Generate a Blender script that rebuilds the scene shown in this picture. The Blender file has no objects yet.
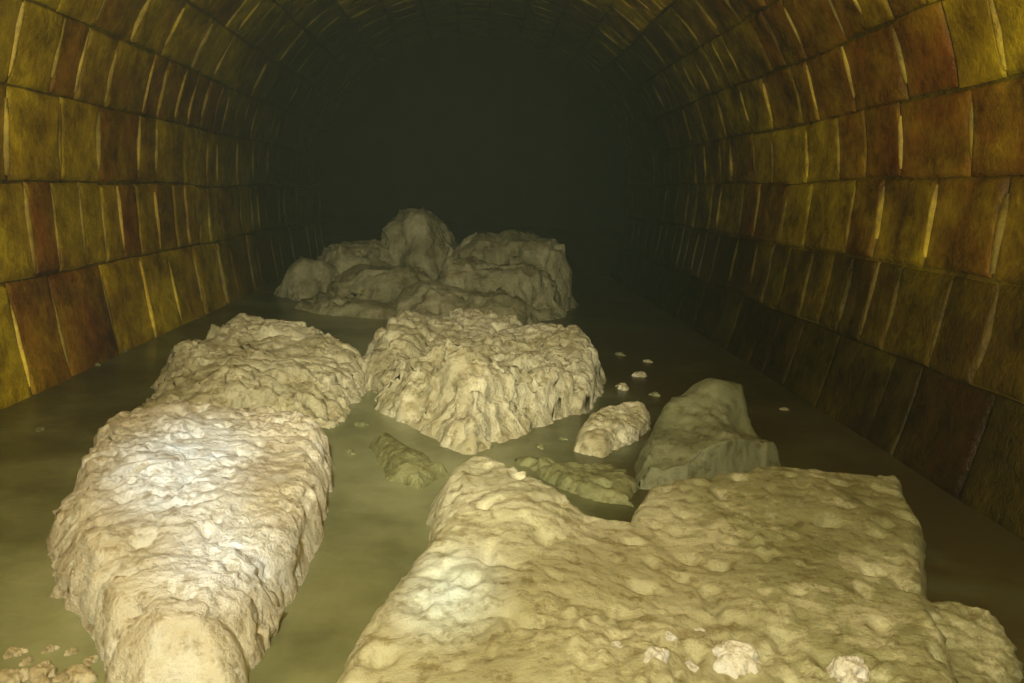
import bpy, math, random
import numpy as np
from mathutils import Vector, Matrix, noise
random.seed(7)
S = bpy.context.scene
S.view_settings.view_transform = 'Standard'
C = bpy.context.collection

# ---------------- camera ----------------
F = 850.0
cd = bpy.data.cameras.new("camera"); cam = bpy.data.objects.new("camera", cd); C.objects.link(cam)
cd.sensor_width = 36; cd.lens = F/1024*36; cd.clip_start = 0.02
M = (Matrix.Translation((0, 0, 0.5)) @ Matrix.Rotation(math.radians(-3.2), 4, 'Z')
     @ Matrix.Rotation(math.radians(90-9.9), 4, 'X') @ Matrix.Rotation(math.radians(4), 4, 'Z'))
cam.matrix_world = M
S.camera = cam
R3 = M.to_3x3(); O = M.translation.copy()
def ray(u, v): return R3 @ Vector(((u-512)/F, -(v-341.5)/F, -1))
def G(u, v, z=0.0):
    d = ray(u, v)
    return O + d*((z-O.z)/d.z)
def P3(u, v, y):
    d = ray(u, v)
    return O + d*((y-O.y)/d.y)

# ---------------- materials ----------------
def nt(name):
    m = bpy.data.materials.new(name); m.use_nodes = True
    n = m.node_tree; return m, n.nodes, n.links, n.nodes["Principled BSDF"]
def ramp(N, stops):
    r = N.new("ShaderNodeValToRGB"); e = r.color_ramp.elements
    e[0].position, e[0].color = stops[0][0], (*stops[0][1], 1)
    e[1].position, e[1].color = stops[-1][0], (*stops[-1][1], 1)
    for p, c in stops[1:-1]:
        x = e.new(p); x.color = (*c, 1)
    return r
def noisen(N, L, tc, sc, det=5, ro=.6):
    a = N.new("ShaderNodeTexNoise"); a.inputs["Scale"].default_value = sc; a.inputs["Detail"].default_value = det; a.inputs["Roughness"].default_value = ro
    L.new(tc.outputs["Object"], a.inputs["Vector"]); return a
def fat_mat(name, light, dark, stain, scale=6, rough=0.5, bump=0.7, pit=45, side=None, fleck=.6, fs=14):
    m, N, L, P = nt(name)
    tc = N.new("ShaderNodeTexCoord")
    a = noisen(N, L, tc, scale, 9, .68)
    r = ramp(N, [(.30, stain), (.45, dark), (.58, light)])
    L.new(a.outputs["Fac"], r.inputs["Fac"])
    base = r.outputs["Color"]
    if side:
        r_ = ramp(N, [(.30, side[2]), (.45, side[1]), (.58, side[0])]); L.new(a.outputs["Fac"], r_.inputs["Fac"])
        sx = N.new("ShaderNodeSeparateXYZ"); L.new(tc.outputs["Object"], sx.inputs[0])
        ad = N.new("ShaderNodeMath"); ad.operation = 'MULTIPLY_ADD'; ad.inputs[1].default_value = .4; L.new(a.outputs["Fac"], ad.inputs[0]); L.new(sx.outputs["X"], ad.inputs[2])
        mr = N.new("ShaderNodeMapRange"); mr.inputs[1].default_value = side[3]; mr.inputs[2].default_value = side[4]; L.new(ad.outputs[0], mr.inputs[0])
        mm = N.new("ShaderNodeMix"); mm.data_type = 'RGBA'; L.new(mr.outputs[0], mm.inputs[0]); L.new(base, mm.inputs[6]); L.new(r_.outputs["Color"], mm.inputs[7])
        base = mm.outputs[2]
    b = noisen(N, L, tc, pit, 6, .72)
    r2 = ramp(N, [(.37, (.5, .43, .30)), (.49, (1, 1, 1))])
    L.new(b.outputs["Fac"], r2.inputs["Fac"])
    mx = N.new("ShaderNodeMix"); mx.data_type = 'RGBA'; mx.blend_type = 'MULTIPLY'; mx.inputs[0].default_value = .8
    L.new(base, mx.inputs[6]); L.new(r2.outputs["Color"], mx.inputs[7])
    c = noisen(N, L, tc, fs, 10, .78)
    r3 = ramp(N, [(.53, (0, 0, 0)), (.59, (fleck, fleck, fleck))]); L.new(c.outputs["Fac"], r3.inputs["Fac"])
    m3 = N.new("ShaderNodeMix"); m3.data_type = 'RGBA'; L.new(r3.outputs["Color"], m3.inputs[0]); L.new(mx.outputs[2], m3.inputs[6])
    m3.inputs[7].default_value = (*[min(.9, q*1.25+.09) for q in light], 1)
    L.new(m3.outputs[2], P.inputs["Base Color"])
    P.inputs["Roughness"].default_value = rough
    P.inputs["Specular IOR Level"].default_value = .35
    ab = N.new("ShaderNodeMath"); ab.operation = 'ADD'; L.new(b.outputs["Fac"], ab.inputs[0]); L.new(c.outputs["Fac"], ab.inputs[1])
    bp = N.new("ShaderNodeBump"); bp.inputs["Strength"].default_value = bump; bp.inputs["Distance"].default_value = .02
    L.new(ab.outputs[0], bp.inputs["Height"]); L.new(bp.outputs["Normal"], P.inputs["Normal"])
    return m
m_pale = fat_mat("pale_fat", (.78, .73, .60), (.70, .63, .49), (.54, .47, .33))
m_cream = fat_mat("cream_fat", (.60, .555, .37), (.49, .44, .26), (.30, .265, .13))
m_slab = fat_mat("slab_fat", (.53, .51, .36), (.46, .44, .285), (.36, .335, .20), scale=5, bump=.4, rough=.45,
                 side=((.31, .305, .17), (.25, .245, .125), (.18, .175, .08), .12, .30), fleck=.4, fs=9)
m_grey = fat_mat("grey_fat", (.19, .195, .11), (.15, .155, .08), (.11, .115, .052), scale=4, bump=.3, rough=.5, fleck=.12)
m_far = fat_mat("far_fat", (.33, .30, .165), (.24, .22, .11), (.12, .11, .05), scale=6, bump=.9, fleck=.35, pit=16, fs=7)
m_ol = fat_mat("olive_fat", (.24, .24, .11), (.185, .185, .08), (.12, .115, .045), scale=7, bump=.5, fleck=.2)
m_white = fat_mat("white_fat", (.90, .88, .82), (.88, .85, .77), (.78, .74, .62))
m_scum = fat_mat("scum_fat", (.64, .56, .38), (.52, .44, .27), (.32, .26, .14))

# brick
m_brick, N, L, P = nt("wet_brick")
at = N.new("ShaderNodeAttribute"); at.attribute_name = "Col"
tc = N.new("ShaderNodeTexCoord")
a = noisen(N, L, tc, 8, 8, .72)
b = noisen(N, L, tc, 4.5, 7, .7)
rb = ramp(N, [(.34, (.17, .07, .010)), (.47, (.28, .19, .010)), (.60, (.54, .43, .02))])
L.new(b.outputs["Fac"], rb.inputs["Fac"])
m0 = N.new("ShaderNodeMix"); m0.data_type = 'RGBA'
c = noisen(N, L, tc, 2.6, 5, .6)
rc_ = ramp(N, [(.36, (.25, .25, .25)), (.6, (.8, .8, .8))]); L.new(c.outputs["Fac"], rc_.inputs["Fac"])
hs = N.new("ShaderNodeMix"); hs.data_type = 'RGBA'; hs.blend_type = 'MULTIPLY'; hs.inputs[0].default_value = 1
L.new(rb.outputs["Color"], hs.inputs[6])
ah = N.new("ShaderNodeVectorMath"); ah.operation = 'SCALE'
L.new(at.outputs["Alpha"], ah.inputs[3]); ah.inputs[0].default_value = (1, 1, 1)
L.new(ah.outputs[0], hs.inputs[7])
L.new(rc_.outputs["Color"], m0.inputs[0]); L.new(at.outputs["Color"], m0.inputs[6]); L.new(hs.outputs[2], m0.inputs[7])
r = ramp(N, [(.32, (.35, .27, .2)), (.5, (.95, .92, .85)), (.66, (1.5, 1.45, 1.15))])
L.new(a.outputs["Fac"], r.inputs["Fac"])
mx = N.new("ShaderNodeMix"); mx.data_type = 'RGBA'; mx.blend_type = 'MULTIPLY'; mx.inputs[0].default_value = 1
L.new(m0.outputs[2], mx.inputs[6]); L.new(r.outputs["Color"], mx.inputs[7])
L.new(mx.outputs[2], P.inputs["Base Color"])
P.inputs["Roughness"].default_value = .26
bp = N.new("ShaderNodeBump"); bp.inputs["Strength"].default_value = .9; bp.inputs["Distance"].default_value = .025
L.new(a.outputs["Fac"], bp.inputs["Height"]); L.new(bp.outputs["Normal"], P.inputs["Normal"])

# water
m_water, N, L, P = nt("murky_water")
tc = N.new("ShaderNodeTexCoord")
a = noisen(N, L, tc, 2.6, 6, .62)
sx = N.new("ShaderNodeSeparateXYZ"); L.new(tc.outputs["Object"], sx.inputs[0])
mr = N.new("ShaderNodeMapRange"); mr.inputs[1].default_value = .05; mr.inputs[2].default_value = .45; mr.inputs[3].default_value = 0; mr.inputs[4].default_value = .36; L.new(sx.outputs["X"], mr.inputs[0])
mr2 = N.new("ShaderNodeMapRange"); mr2.inputs[1].default_value = -.35; mr2.inputs[2].default_value = -.65; mr2.inputs[3].default_value = 0; mr2.inputs[4].default_value = .20; L.new(sx.outputs["X"], mr2.inputs[0])
sb = N.new("ShaderNodeMath"); sb.operation = 'SUBTRACT'; L.new(a.outputs["Fac"], sb.inputs[0]); L.new(mr.outputs[0], sb.inputs[1])
sb2 = N.new("ShaderNodeMath"); sb2.operation = 'SUBTRACT'; L.new(sb.outputs[0], sb2.inputs[0]); L.new(mr2.outputs[0], sb2.inputs[1])
r = ramp(N, [(.12, (.062, .048, .016)), (.30, (.10, .105, .046)), (.50, (.23, .24, .125)), (.65, (.31, .32, .18))])
L.new(sb2.outputs[0], r.inputs["Fac"]); L.new(r.outputs["Color"], P.inputs["Base Color"])
P.inputs["Roughness"].default_value = .3; P.inputs["IOR"].default_value = 1.33
bp = N.new("ShaderNodeBump"); bp.inputs["Strength"].default_value = .3; bp.inputs["Distance"].default_value = .02
L.new(a.outputs["Fac"], bp.inputs["Height"]); L.new(bp.outputs["Normal"], P.inputs["Normal"])

# ---------------- tunnel ----------------
ZC = .55; RW = 1.0; ZB = -.12; ZV = .90
def prof(s):
    if s >= 0:
        a = s/RW
        nx, nz = -math.cos(a), -math.sin(a)/ZV
        l = math.hypot(nx, nz)
        return (RW*math.cos(a), ZC+ZV*RW*math.sin(a)), (nx/l, nz/l)
    k = min(1, -s/1.5)
    x = math.sqrt(1-k*k)
    nx, nz = -x, k/1.5
    l = math.hypot(nx, nz)
    return (x, ZC+s), (nx/l, nz/l)
Y0, Y1 = -.9, 5.6
def pos(s, y, n, side):
    (x, z), (nx, nz) = prof(s)
    return (side*(x+nx*n), y, z+nz*n)
def build_wall(name, side, courses, seed, dim=0, redk=0., shade_at=2.2, gain=1., sl=2.3):
    rnd = random.Random(seed)
    V, Fs, cols = [], [], []
    def depth_shade(y):  # brick colour darkens with depth, standing in for light fall-off
        t = max(0, min(1, (y-shade_at)/sl)); t = t*t*(3-2*t)
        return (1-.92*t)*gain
    def wob(s, y): return .012*noise.noise(Vector((s*1.2, y*1.3, seed)))+.005*noise.noise(Vector((s*4, y*5, seed)))
    def quadgrid(s0, s1, y0, y1, ns, ny, fn, col, al):
        b = len(V)
        for i in range(ns+1):
            for j in range(ny+1):
                s = s0+(s1-s0)*i/ns; y = y0+(y1-y0)*j/ny
                V.append(pos(s+wob(s, y), y, fn(i/ns, j/ny, s, y), side))
        for i in range(ns):
            for j in range(ny):
                q = [b+i*(ny+1)+j, b+(i+1)*(ny+1)+j, b+(i+1)*(ny+1)+j+1, b+i*(ny+1)+j+1]
                if side < 0: q.reverse()
                k = depth_shade(y0+(y1-y0)*(j+.5)/ny)
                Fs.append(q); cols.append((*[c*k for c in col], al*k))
    sA, sB = courses[0], courses[-1]
    sm = courses[2] if dim else sA
    if dim: quadgrid(sA, sm, Y0, Y1, 8, 60, lambda a, b, s, y: -.004, (.03, .022, .006), .10)  # backing of the lower courses darkened to match their painted shadow
    quadgrid(sm, sB, Y0, Y1, max(6, int((sB-sA)/.05)), 60, lambda a, b, s, y: -.003, (.13, .09, .014), .5)
    for c in range(len(courses)-1):
        s0, s1 = courses[c], courses[c+1]
        y = Y0 - rnd.random()*.3
        header = (c % 2 == 0)
        low_shade = 1.0; low = dim and c < 2
        if dim: low_shade = [.11, .13, .27, .72][c] if c < 4 else 1  # lower right courses darkened in colour, a painted fade into shadow
        while y < Y1:
            ln = rnd.choice([.12, .14, .16, .18]) if (header and rnd.random() < .75) or rnd.random() < .35 else rnd.uniform(.20, .30)
            gap = .005
            ya, yb = max(Y0, y+gap/2), min(Y1, y+ln-gap/2)
            if yb-ya > .03:
                t = rnd.random()+.5*noise.noise(Vector((s0*1.5, y*.9, seed)))+redk
                oc = (.43, .31, .012); rd = (.25, .085, .012); ol = (.35, .27, .014); dk = (.22, .13, .012)
                base = oc if t < .38 else ol if t < .54 else dk if t < .68 else rd
                k = rnd.uniform(.85, 1.12)*low_shade
                col = tuple(min(1, q*k) for q in base)
                pr = rnd.uniform(.005, .008); tl = rnd.uniform(-.003, .003); so = rnd.uniform(0, 50)
                nz_ = .006
                if low: pr, nz_, tl = .004, .002, 0
                def fn(a, b, s, yy, pr=pr, tl=tl, so=so, nz_=nz_):
                    e = min(a, 1-a); g = min(b, 1-b)
                    m_ = 0 if (e < 1e-4 or g < 1e-4) else (.8 if (e < .05 or g < .05) else 1)
                    return m_*(pr+tl*(b-.5)*2+nz_*noise.noise(Vector((s*14+so, yy*14, so))))
                b0 = len(V)
                us = [0, .03, .08, .3, .5, .7, .92, .97, 1]
                j = rnd.uniform(-.003, .003); th = rnd.uniform(0, .002)
                for ui in us:
                    for vi in us:
                        s = s0+.002+th+(s1-s0-.004-2*th)*ui + j; yy = ya+(yb-ya)*vi
                        V.append(pos(s+wob(s, yy), yy+.005*noise.noise(Vector((s*7, yy*7, 8))), fn(ui, vi, s, yy), side))
                K = len(us)
                for i in range(K-1):
                    for jj in range(K-1):
                        q = [b0+i*K+jj, b0+(i+1)*K+jj, b0+(i+1)*K+jj+1, b0+i*K+jj+1]
                        if side < 0: q.reverse()
                        kk = depth_shade(ya+(yb-ya)*(jj+.5)/K)
                        Fs.append(q); cols.append((*[c_*kk for c_ in col], kk*low_shade*(1 if t < .68 else .7)))
                if not low and rnd.random() < .85 and yb+gap < Y1:
                    w = rnd.uniform(.016, .028); kk = rnd.uniform(.3, .95)*low_shade
                    pn = rnd.uniform(.010, .013)
                    a0 = rnd.uniform(.02, .25); a1 = rnd.uniform(.8, .98)
                    sa = s0+(s1-s0)*a0; sb_ = s0+(s1-s0)*a1
                    yj = yb+gap/2
                    def jf(a, b, s, yy, pn=pn):
                        prof_ = [0, .85, 1, .85, 0][int(round(b*4))]
                        return -.001+(pn*(1-.5*abs(2*a-1)**3)+.002*noise.noise(Vector((s*20, yy*20, 3))))*prof_
                    quadgrid(sa, sb_, yj-w/2, yj+w/2, 8, 4, jf, (.90*kk, .72*kk, .19*kk), 2.0*kk)
            y += ln
    me = bpy.data.meshes.new(name); me.from_pydata(V, [], Fs)
    ca = me.color_attributes.new("Col", 'FLOAT_COLOR', 'CORNER')
    buf = []
    for p in me.polygons:
        buf.extend([*cols[p.index]]*p.loop_total)
        p.use_smooth = True
    ca.data.foreach_set("color", buf)
    me.materials.append(m_brick); me.update()
    ob = bpy.data.objects.new(name, me); C.objects.link(ob)
    ob["kind"] = "structure"
    return ob
right = [-.67, -.56, -.35, -.15] + [.05+i*.194 for i in range(0, 5)]
left = [-.67, -.57, -.31, -.10, .11] + [.11+i*.195 for i in range(1, 5)]
wr = build_wall("wall_right", 1, right, 3, dim=1, redk=.14, shade_at=2.4, gain=1.12)
wl = build_wall("wall_left", -1, left, 5, gain=1.3, redk=-.03, shade_at=2.3)
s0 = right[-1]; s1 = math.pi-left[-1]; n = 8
ce = build_wall("ceiling", 1, [s0+(s1-s0)*i/n for i in range(n+1)], 9, shade_at=3.1, gain=2.1, sl=1.7)
for o, t in ((wr, "wet ochre and red brick sewer wall"), (wl, "wet ochre and red brick sewer wall with pale joints"), (ce, "curved brick barrel vault of the sewer")):
    o["label"] = t; o["category"] = "wall" if o is not ce else "ceiling"

def simple(name, verts, faces, mat):
    me = bpy.data.meshes.new(name); me.from_pydata(verts, [], faces); me.materials.append(mat)
    o = bpy.data.objects.new(name, me); C.objects.link(o); return o
def box(name, x0, x1, y0, y1, z0, z1, mat):
    return simple(name, [(x0, y0, z0), (x1, y0, z0), (x1, y1, z0), (x0, y1, z0), (x0, y0, z1), (x1, y0, z1), (x1, y1, z1), (x0, y1, z1)],
            [(3, 2, 1, 0), (4, 5, 6, 7), (0, 1, 5, 4), (1, 2, 6, 5), (2, 3, 7, 6), (3, 0, 4, 7)], mat)
YE = 13
fl = box("floor", -1, 1, Y0, YE, ZB-.1, ZB, m_ol)
fl["kind"] = "structure"; fl["label"] = "silted olive invert of the sewer under the water"; fl["category"] = "floor"
m_dark, N, L, P = nt("void_dark")  # near-black colour paints the darkness of the void
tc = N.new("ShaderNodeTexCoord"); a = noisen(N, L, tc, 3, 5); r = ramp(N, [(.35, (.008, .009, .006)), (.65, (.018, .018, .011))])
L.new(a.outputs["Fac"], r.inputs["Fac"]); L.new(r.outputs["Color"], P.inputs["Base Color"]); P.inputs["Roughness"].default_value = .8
for nm, b in (("added_wall_back", (-3, 3, YE, YE+.1, -.2, 3)), ("added_wall_left", (-3.1, -3, Y1, YE, -.2, 3)), ("added_wall_right", (3, 3.1, Y1, YE, -.2, 3))):  # chamber added past the brick tunnel so the void stays dark
    q = box(nm, *b, m_dark); q["kind"] = "structure"; q["label"] = "near-black wall of the added chamber that keeps the far end dark"; q["category"] = "wall"
q = box("added_ceiling", -3, 3, Y1, YE, 3, 3.1, m_dark); q["kind"] = "structure"; q["label"] = "near-black roof of the added chamber that keeps the far end dark"; q["category"] = "ceiling"
V, Fs = [], []
nx, ny = 40, 240
for j in range(ny+1):
    for i in range(nx+1):
        y = Y0+(YE-Y0)*j/ny
        hw = .93 if y < Y1 else 3.0
        x = -hw+2*hw*i/nx
        V.append((x, y, .004*noise.noise(Vector((x*3, y*3, 0)))))
for j in range(ny):
    for i in range(nx):
        q = j*(nx+1)+i; Fs.append((q, q+1, q+nx+2, q+nx+1))
w = simple("water", V, Fs, m_water)
for p in w.data.polygons: p.use_smooth = True
w["kind"] = "structure"; w["label"] = "murky olive-green sewage water filling the tunnel bottom"; w["category"] = "water"
m_mist = bpy.data.materials.new("sewer_mist"); m_mist.use_nodes = True
N = m_mist.node_tree.nodes; L = m_mist.node_tree.links
for q in list(N):
    if q.type == 'BSDF_PRINCIPLED': N.remove(q)
vs = N.new("ShaderNodeVolumeScatter"); vs.inputs["Color"].default_value = (.68, .8, .55, 1); vs.inputs["Density"].default_value = .010
L.new(vs.outputs[0], N["Material Output"].inputs["Volume"])
mi = box("mist", -1.1, 1.1, Y0-.2, YE-.1, -.3, 1.75, m_mist)
mi["kind"] = "structure"; mi["label"] = "thin damp mist hanging in the sewer air"; mi["category"] = "mist"

# ---------------- lumps ----------------
def inside_dist(X, Y, poly):
    P = np.array(poly); n = len(P)
    D = np.full(X.shape, 1e9); ins = np.zeros(X.shape, bool)
    for i in range(n):
        ax, ay = P[i]; bx, by = P[(i+1) % n]
        ex, ey = bx-ax, by-ay
        t = np.clip(((X-ax)*ex+(Y-ay)*ey)/(ex*ex+ey*ey+1e-12), 0, 1)
        D = np.minimum(D, np.hypot(X-ax-t*ex, Y-ay-t*ey))
        cr = ((ay > Y) != (by > Y)) & (X < (bx-ax)*(Y-ay)/((by-ay) if abs(by-ay) > 1e-12 else 1e-12)+ax)
        ins ^= cr
    return np.where(ins, D, -D)
def relief_mesh(name, blobs, mat, res=.005, crumb=.010, fine=.003, big=.02, seed=0, cs=18, rag=.02, bf=5, hv=.15, pw=2.6, knob=0., sm=0.):
    allp = [p for b in blobs for p in b[0]]
    x0 = min(p[0] for p in allp)-.08; x1 = max(p[0] for p in allp)+.08
    y0 = min(p[1] for p in allp)-.08; y1 = max(p[1] for p in allp)+.08
    cx, cy = (x0+x1)/2, (y0+y1)/2
    nx = int((x1-x0)/res)+1; ny = int((y1-y0)/res)+1
    X, Y = np.meshgrid(np.linspace(x0, x1, nx), np.linspace(y0, y1, ny))
    sd = seed*7.31
    R = np.empty(X.shape); R2 = np.empty(X.shape); K1 = np.zeros(X.shape)
    for j in range(ny):
        for i in range(nx):
            q = Vector((X[j, i]+sd, Y[j, i], sd))
            R[j, i] = noise.noise(q*8)+.6*noise.noise(q*19)+.3*noise.noise(q*50)
            R2[j, i] = noise.noise(q*4.5)
            if knob:
                a_ = noise.voronoi(Vector((q.x, q.y, 0))*15+Vector((.8*noise.noise(q*12), .8*noise.noise(q*12+Vector((4, 4, 4))), 0)))[0][0]
                b_ = noise.voronoi(Vector((q.x+3, q.y, 0))*33+Vector((.5*noise.noise(q*30), 0, 0)))[0][0]
                K1[j, i] = max(0, 1-(a_/.62)**2)**.5*.6+max(0, 1-(b_/.62)**2)**.5*.4
    Z = np.full(X.shape, -.12)
    if sm:   # joined plates: one footprint distance, so no crease where they meet
        ds = [inside_dist(X, Y, b[0]) for b in blobs]
    for bi, (poly, hs, wd) in enumerate(blobs):
        d = (ds[bi] if sm else inside_dist(X, Y, poly))+rag*R
        num = 0; den = 0
        for hx, hy, hh in hs:
            w_ = 1/(((X-hx)**2+(Y-hy)**2)+.0009)**1.5
            num = num+w_*hh; den = den+w_
        H = num/den
        t = np.clip(d/wd, 0, 1)
        z = H*(1-(1-t)**pw)*(1+hv*R2)
        if knob:
            edge = np.clip(1.35-t, .25, 1)
            z = z + knob*edge*(K1-.45)*np.clip(d/.012, 0, 1)
        z = np.where(d < 0, np.maximum(-.12, d*4), z)
        if sm:
            hh_ = np.clip(.5+.5*(z-Z)/sm, 0, 1)
            s_ = Z*(1-hh_)+z*hh_+sm*hh_*(1-hh_)
            Z = np.where((Z < -.02) & (z < -.02), np.maximum(Z, z), s_)
        else: Z = np.maximum(Z, z)
    keep = Z > -.1195
    kd = keep.copy(); kd[1:] |= keep[:-1]; kd[:-1] |= keep[1:]; kd[:, 1:] |= kd[:, :-1].copy(); kd[:, :-1] |= kd[:, 1:].copy()
    idx = -np.ones(X.shape, int); V = []
    for j in range(ny):
        for i in range(nx):
            if kd[j, i]:
                idx[j, i] = len(V); V.append((X[j, i]-cx, Y[j, i]-cy, Z[j, i]))
    Fs = []
    for j in range(ny-1):
        for i in range(nx-1):
            q = (idx[j, i], idx[j, i+1], idx[j+1, i+1], idx[j+1, i])
            if min(q) >= 0: Fs.append(tuple(int(k) for k in q))
    me = bpy.data.meshes.new(name); me.from_pydata(V, [], Fs); me.update()
    nr = [v.normal.copy() for v in me.vertices]
    off = [Vector((3, 3, 3)), Vector((7.7, 1.3, 5.1)), Vector((7, 7, 7))]
    for v, nn in zip(me.vertices, nr):
        p = v.co
        if p.z < -.03: continue
        q = Vector((p.x+sd, p.y+sd*.5, p.z*1.6))
        m1 = max(0, min(1, .5+1.9*noise.noise(q*7+off[0])))
        mask = .25+.95*m1
        d = big*noise.noise(q*bf)
        d += mask*crumb*1.1*(1.1*noise.noise(q*cs*.45)+.45*noise.noise(q*cs+off[1])+.4*noise.noise(q*cs*2.4)+.4*noise.noise(q*cs*5))
        g = noise.noise(q*cs*.8+off[1])
        if g > 0: d += m1*crumb*2.5*min(g, .3)*max(0, .5-noise.voronoi(q*cs*2.2)[0][0])*3
        d += m1*fine*2.0*max(0, .4-noise.voronoi(q*cs*4.3)[0][0])*(1+noise.noise(q*40))
        pt = noise.noise(q*cs*1.3+off[2])
        if pt > .25: d -= (pt-.25)*crumb*4
        v.co = p+nn*d*min(1, (p.z+.03)/.03)
    for p in me.polygons: p.use_smooth = True
    me.materials.append(mat)
    return me, (cx, cy)
def lump(name, blobs, mat, label, world=False, **kw):
    bl = []
    if world: bl = blobs
    else:
        for poly, hs, wd in blobs:
            pp = [tuple(G(*p)[:2]) for p in poly]
            hh = []
            for (u, v, h) in hs:
                g = G(u, v, h); hh.append((g.x, g.y, h))
            bl.append((pp, hh, wd))
    me, c = relief_mesh(name, bl, mat, **kw)
    o = bpy.data.objects.new(name, me); o.location = (c[0], c[1], 0); C.objects.link(o)
    o["label"] = label; o["category"] = "fat lump"
    return o

lump("fatberg_chunk", [([(78,445,.07),(95,414,.08),(140,403,.09),(200,399,.09),(290,403,.09),(332,424,.08),(336,490,.04),(318,550,.01),(285,598,.0),(272,640,0),(244,672,0),(238,715,0),(132,715,0),(96,650,0),(64,605,0),(50,552,.0),(60,490,.04)],
     [(100,430,.085),(200,412,.095),(300,420,.09),(200,500,.09),(200,570,.085),(170,640,.075),(90,540,.08),(300,500,.085),(260,600,.075),(230,660,.065),(120,620,.07)], .05)],
     m_pale, "large pale cream fatberg chunk with pitted crumbly surface in the water", res=.004, crumb=.008, fine=.004, big=.016, seed=1, cs=28, rag=.014, pw=2.5, knob=.020)
lump("fatberg_chunk", [([(138,382,.06),(160,345,.08),(200,322,.10),(255,310,.11),(325,325,.10),(355,348,.06),(370,364,.05),(366,388,.03),(342,408,.02),(335,428,0),(240,432,0),(134,424,0)],
     [(190,342,.09),(250,325,.115),(310,338,.10),(355,370,.06),(250,390,.08),(180,400,.065),(320,390,.06)], .12)],
     m_cream, "crumbly beige fatberg chunk touching the pale block", res=.0055, crumb=.014, fine=.007, big=.03, seed=2, cs=20, pw=2.3, knob=.040, rag=.014)
lump("fatberg_chunk", [([(364,345,.08),(372,323,.10),(400,312,.12),(500,300,.14),(590,318,.12),(604,362,.06),(588,412,.01),(545,428,0),(520,440,0),(470,454,0),(420,434,0),(374,402,.01)],
     [(385,340,.11),(410,325,.12),(455,338,.155),(480,352,.16),(510,378,.155),(500,313,.13),(580,330,.13),(435,375,.04),(470,392,.035),(560,355,.10),(535,335,.05),(530,410,.07),(430,405,.07)], .08)],
     m_cream, "curdled cream-yellow fatberg chunk with diagonal ridge and dark hollow", res=.0055, crumb=.017, fine=.008, big=.035, seed=3, cs=16, rag=.016, pw=2.4, knob=.050, hv=.08)
def clump(uL, uR, vt, yc, ry, k=.6):
    a = P3(uL, vt, yc); b = P3(uR, vt, yc); H = P3((uL+uR)/2, vt, yc).z
    cx, rx = (a.x+b.x)/2, (b.x-a.x)/2
    poly = [(cx+rx*math.cos(t), yc+ry*math.sin(t)) for t in [i*math.pi/10 for i in range(20)]]
    return (poly, [(cx, yc, H)], rx*k)
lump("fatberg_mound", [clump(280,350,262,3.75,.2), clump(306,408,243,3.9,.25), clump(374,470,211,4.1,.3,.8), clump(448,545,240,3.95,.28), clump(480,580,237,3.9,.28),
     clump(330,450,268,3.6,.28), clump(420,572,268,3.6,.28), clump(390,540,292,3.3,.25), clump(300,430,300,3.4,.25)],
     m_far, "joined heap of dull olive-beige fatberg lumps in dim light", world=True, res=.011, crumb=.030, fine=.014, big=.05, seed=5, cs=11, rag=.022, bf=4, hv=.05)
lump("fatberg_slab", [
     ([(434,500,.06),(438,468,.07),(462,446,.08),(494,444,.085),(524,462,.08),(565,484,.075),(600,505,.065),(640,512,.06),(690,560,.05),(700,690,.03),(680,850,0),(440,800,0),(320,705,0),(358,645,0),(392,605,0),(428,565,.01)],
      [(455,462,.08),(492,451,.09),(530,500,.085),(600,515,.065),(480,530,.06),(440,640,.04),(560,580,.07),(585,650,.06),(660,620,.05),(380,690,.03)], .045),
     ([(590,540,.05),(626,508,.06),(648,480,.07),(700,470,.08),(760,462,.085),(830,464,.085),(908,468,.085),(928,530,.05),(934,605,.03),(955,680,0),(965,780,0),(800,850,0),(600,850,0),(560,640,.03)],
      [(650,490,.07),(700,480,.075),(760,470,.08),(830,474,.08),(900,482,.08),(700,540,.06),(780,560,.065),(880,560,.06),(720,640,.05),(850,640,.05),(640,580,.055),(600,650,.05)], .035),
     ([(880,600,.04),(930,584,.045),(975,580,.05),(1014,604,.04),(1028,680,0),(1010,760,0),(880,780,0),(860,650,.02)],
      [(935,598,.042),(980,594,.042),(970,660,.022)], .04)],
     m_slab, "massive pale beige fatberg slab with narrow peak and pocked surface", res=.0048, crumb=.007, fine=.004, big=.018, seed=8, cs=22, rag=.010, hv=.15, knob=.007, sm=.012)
lump("fatberg_chunk", [([(636,455,.05),(650,418,.08),(668,394,.11),(708,376,.135),(738,380,.13),(750,412,.09),(764,440,.05),(786,466,.02),(770,480,0),(690,492,0),(636,490,0)],
     [(655,430,.06),(674,402,.10),(712,381,.145),(738,386,.13),(690,440,.06),(745,440,.05),(660,465,.045),(715,430,.09)], .025)],
     m_grey, "angular peaked grey-olive fatberg block leaning on the great slab", res=.005, crumb=.006, fine=.002, big=.02, seed=9, rag=.008, pw=1.8)
lump("fatberg_chunk", [([(574,438,.03),(586,412,.04),(622,400,.045),(650,404,.04),(642,442,0),(600,456,0)],
     [(600,420,.04),(635,408,.045),(610,440,.03)], .04)],
     m_cream, "small cream fatberg lump in dark water", res=.004, crumb=.008, fine=.004, big=.015, seed=10, cs=26, rag=.01, knob=.015)
lump("fatberg_chunk", [([(370,432,.03),(385,424,.035),(412,436,.035),(440,452,.03),(452,474,0),(420,492,0),(385,480,0)],
     [(395,445,.035),(425,465,.03)], .05)],
     m_ol, "low smooth greenish fatberg lump half sunk in the water", res=.004, crumb=.004, big=.01, seed=12, rag=.008)
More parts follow.
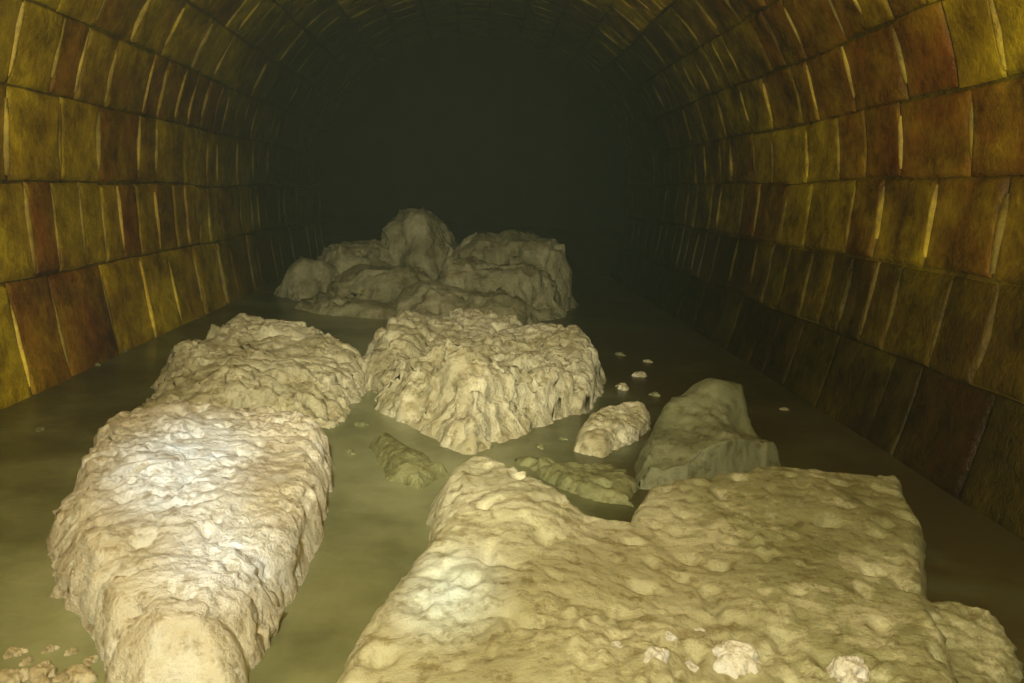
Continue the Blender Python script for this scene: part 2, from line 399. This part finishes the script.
lump("fatberg_chunk", [([(520,456,.01),(560,460,.015),(612,462,.015),(640,474,.01),(632,506,0),(585,500,0),(545,480,0)],
     [(570,470,.02),(610,480,.022)], .03)],
     m_ol, "low murky grey-green fatberg scum lump in the dark gap", res=.004, crumb=.009, big=.012, seed=14, rag=.016)

# crumbs
crm, _ = relief_mesh("fat_crumb", [([(math.cos(a)*.03, math.sin(a)*.024) for a in [i*math.pi/4 for i in range(8)]], [(0, 0, .016)], .02)], m_white, res=.002, crumb=.006, fine=.003, big=.012, seed=20, cs=60, rag=.009, bf=25)
crk = crm.copy(); crk.materials.clear(); crk.materials.append(m_cream)
cro = crm.copy(); cro.materials.clear(); cro.materials.append(m_ol)
crp = crm.copy(); crp.materials.clear(); crp.materials.append(m_scum)
rr = random.Random(4)
def crumb(u, v, s, me, label, rot=0., top=False):
    g = G(u, v, 0); z = 0
    if top:
        bpy.context.view_layer.update()
        slab = bpy.data.objects["fatberg_slab"]
        hit, loc, *_ = slab.ray_cast(O-slab.location, ray(u, v).normalized())
        if hit: g = loc+slab.location; z = g.z-.002
    o = bpy.data.objects.new("fat_crumb", me); o.location = (g.x, g.y, z); o.scale = (s, s*rr.uniform(.7, 1.2), s*.9); o.rotation_euler = (0, 0, rot)
    o["label"] = label; o["category"] = "fat lump"; o["group"] = "loose fat crumbs"
    C.objects.link(o)
for u, v, s in [(8,684,.75),(42,678,.75),(76,678,.65),(100,694,.4),(18,725,.6),(60,722,.6),(50,650,.3),(14,654,.35),(72,652,.25),(28,662,.3),(90,662,.3)]:
    crumb(u, v, s, crp, "small pale beige scum crumb floating on the water", rr.random()*6)
for u, v, s in [(640,376,.8),(622,388,.8),(785,410,.4),(860,405,.45),(848,420,.35),(866,428,.35),(648,362,.5)]:
    crumb(u, v, s, crk, "small beige fat crumb in dark water", rr.random()*6)
for u, v, s in [(220,294,1.6),(160,325,.8),(192,318,.7),(130,335,.5)]:
    crumb(u, v, s, crk, "small beige fat crumb beside the brick wall", rr.random()*6)
for u, v, s in [(20,395,.5),(60,380,.6),(95,365,.5),(120,352,.7),(620,355,.6),(655,395,.5),(350,452,.4),(362,425,.5),(548,500,.35),(40,430,.35),(540,448,.5),(562,440,.4)]:
    crumb(u, v, s, cro, "small olive scum lump floating on the water", rr.random()*6)
for u, v, s in [(735,658,1.1),(850,673,.95),(655,655,.5),(690,668,.4),(615,645,.3),(700,630,.25),(668,635,.3)]:
    crumb(u, v, s, crm, "small white fat crumb lying on the great slab", rr.random()*6, top=True)

# ---------------- light ----------------
wd = bpy.data.worlds.new("world"); S.world = wd; wd.use_nodes = True
wd.node_tree.nodes["Background"].inputs[0].default_value = (.03, .035, .012, 1)
def pl(name, loc, e, col, r=.05):
    l = bpy.data.lights.new(name, 'POINT'); l.energy = e; l.color = col; l.shadow_soft_size = r
    o = bpy.data.objects.new(name, l); o.location = loc; C.objects.link(o); return o
def sp(name, loc, tgt, e, col, ang, bl, r=.04):
    l = bpy.data.lights.new(name, 'SPOT'); l.energy = e; l.color = col; l.shadow_soft_size = r
    l.spot_size = math.radians(ang); l.spot_blend = bl
    o = bpy.data.objects.new(name, l); o.location = loc
    o.rotation_euler = (Vector(tgt)-Vector(loc)).to_track_quat('-Z', 'Y').to_euler(); C.objects.link(o); return o
pl("inspection_lamp", (-.1, -.3, .85), 80, (1, .97, .72), .06)
sp("inspection_lamp_beam", (-.05, -.2, .75), (0, 3.0, .0), 165, (1, .97, .74), 40, 1)
sp("highlight_spot", (-.1, -.15, .75), G(185, 465, .09), 170, (.66, .83, 1), 9, 1)  # added narrow cool spots, brightening single patches of the fat
sp("highlight_spot", (-.1, -.15, .75), G(218, 555, .08), 110, (.66, .83, 1), 6.5, 1)
sp("highlight_spot", (-.1, -.15, .75), G(450, 592, .05), 130, (.66, .83, 1), 5.5, 1)  # added spot, stands in for a wet highlight on the slab
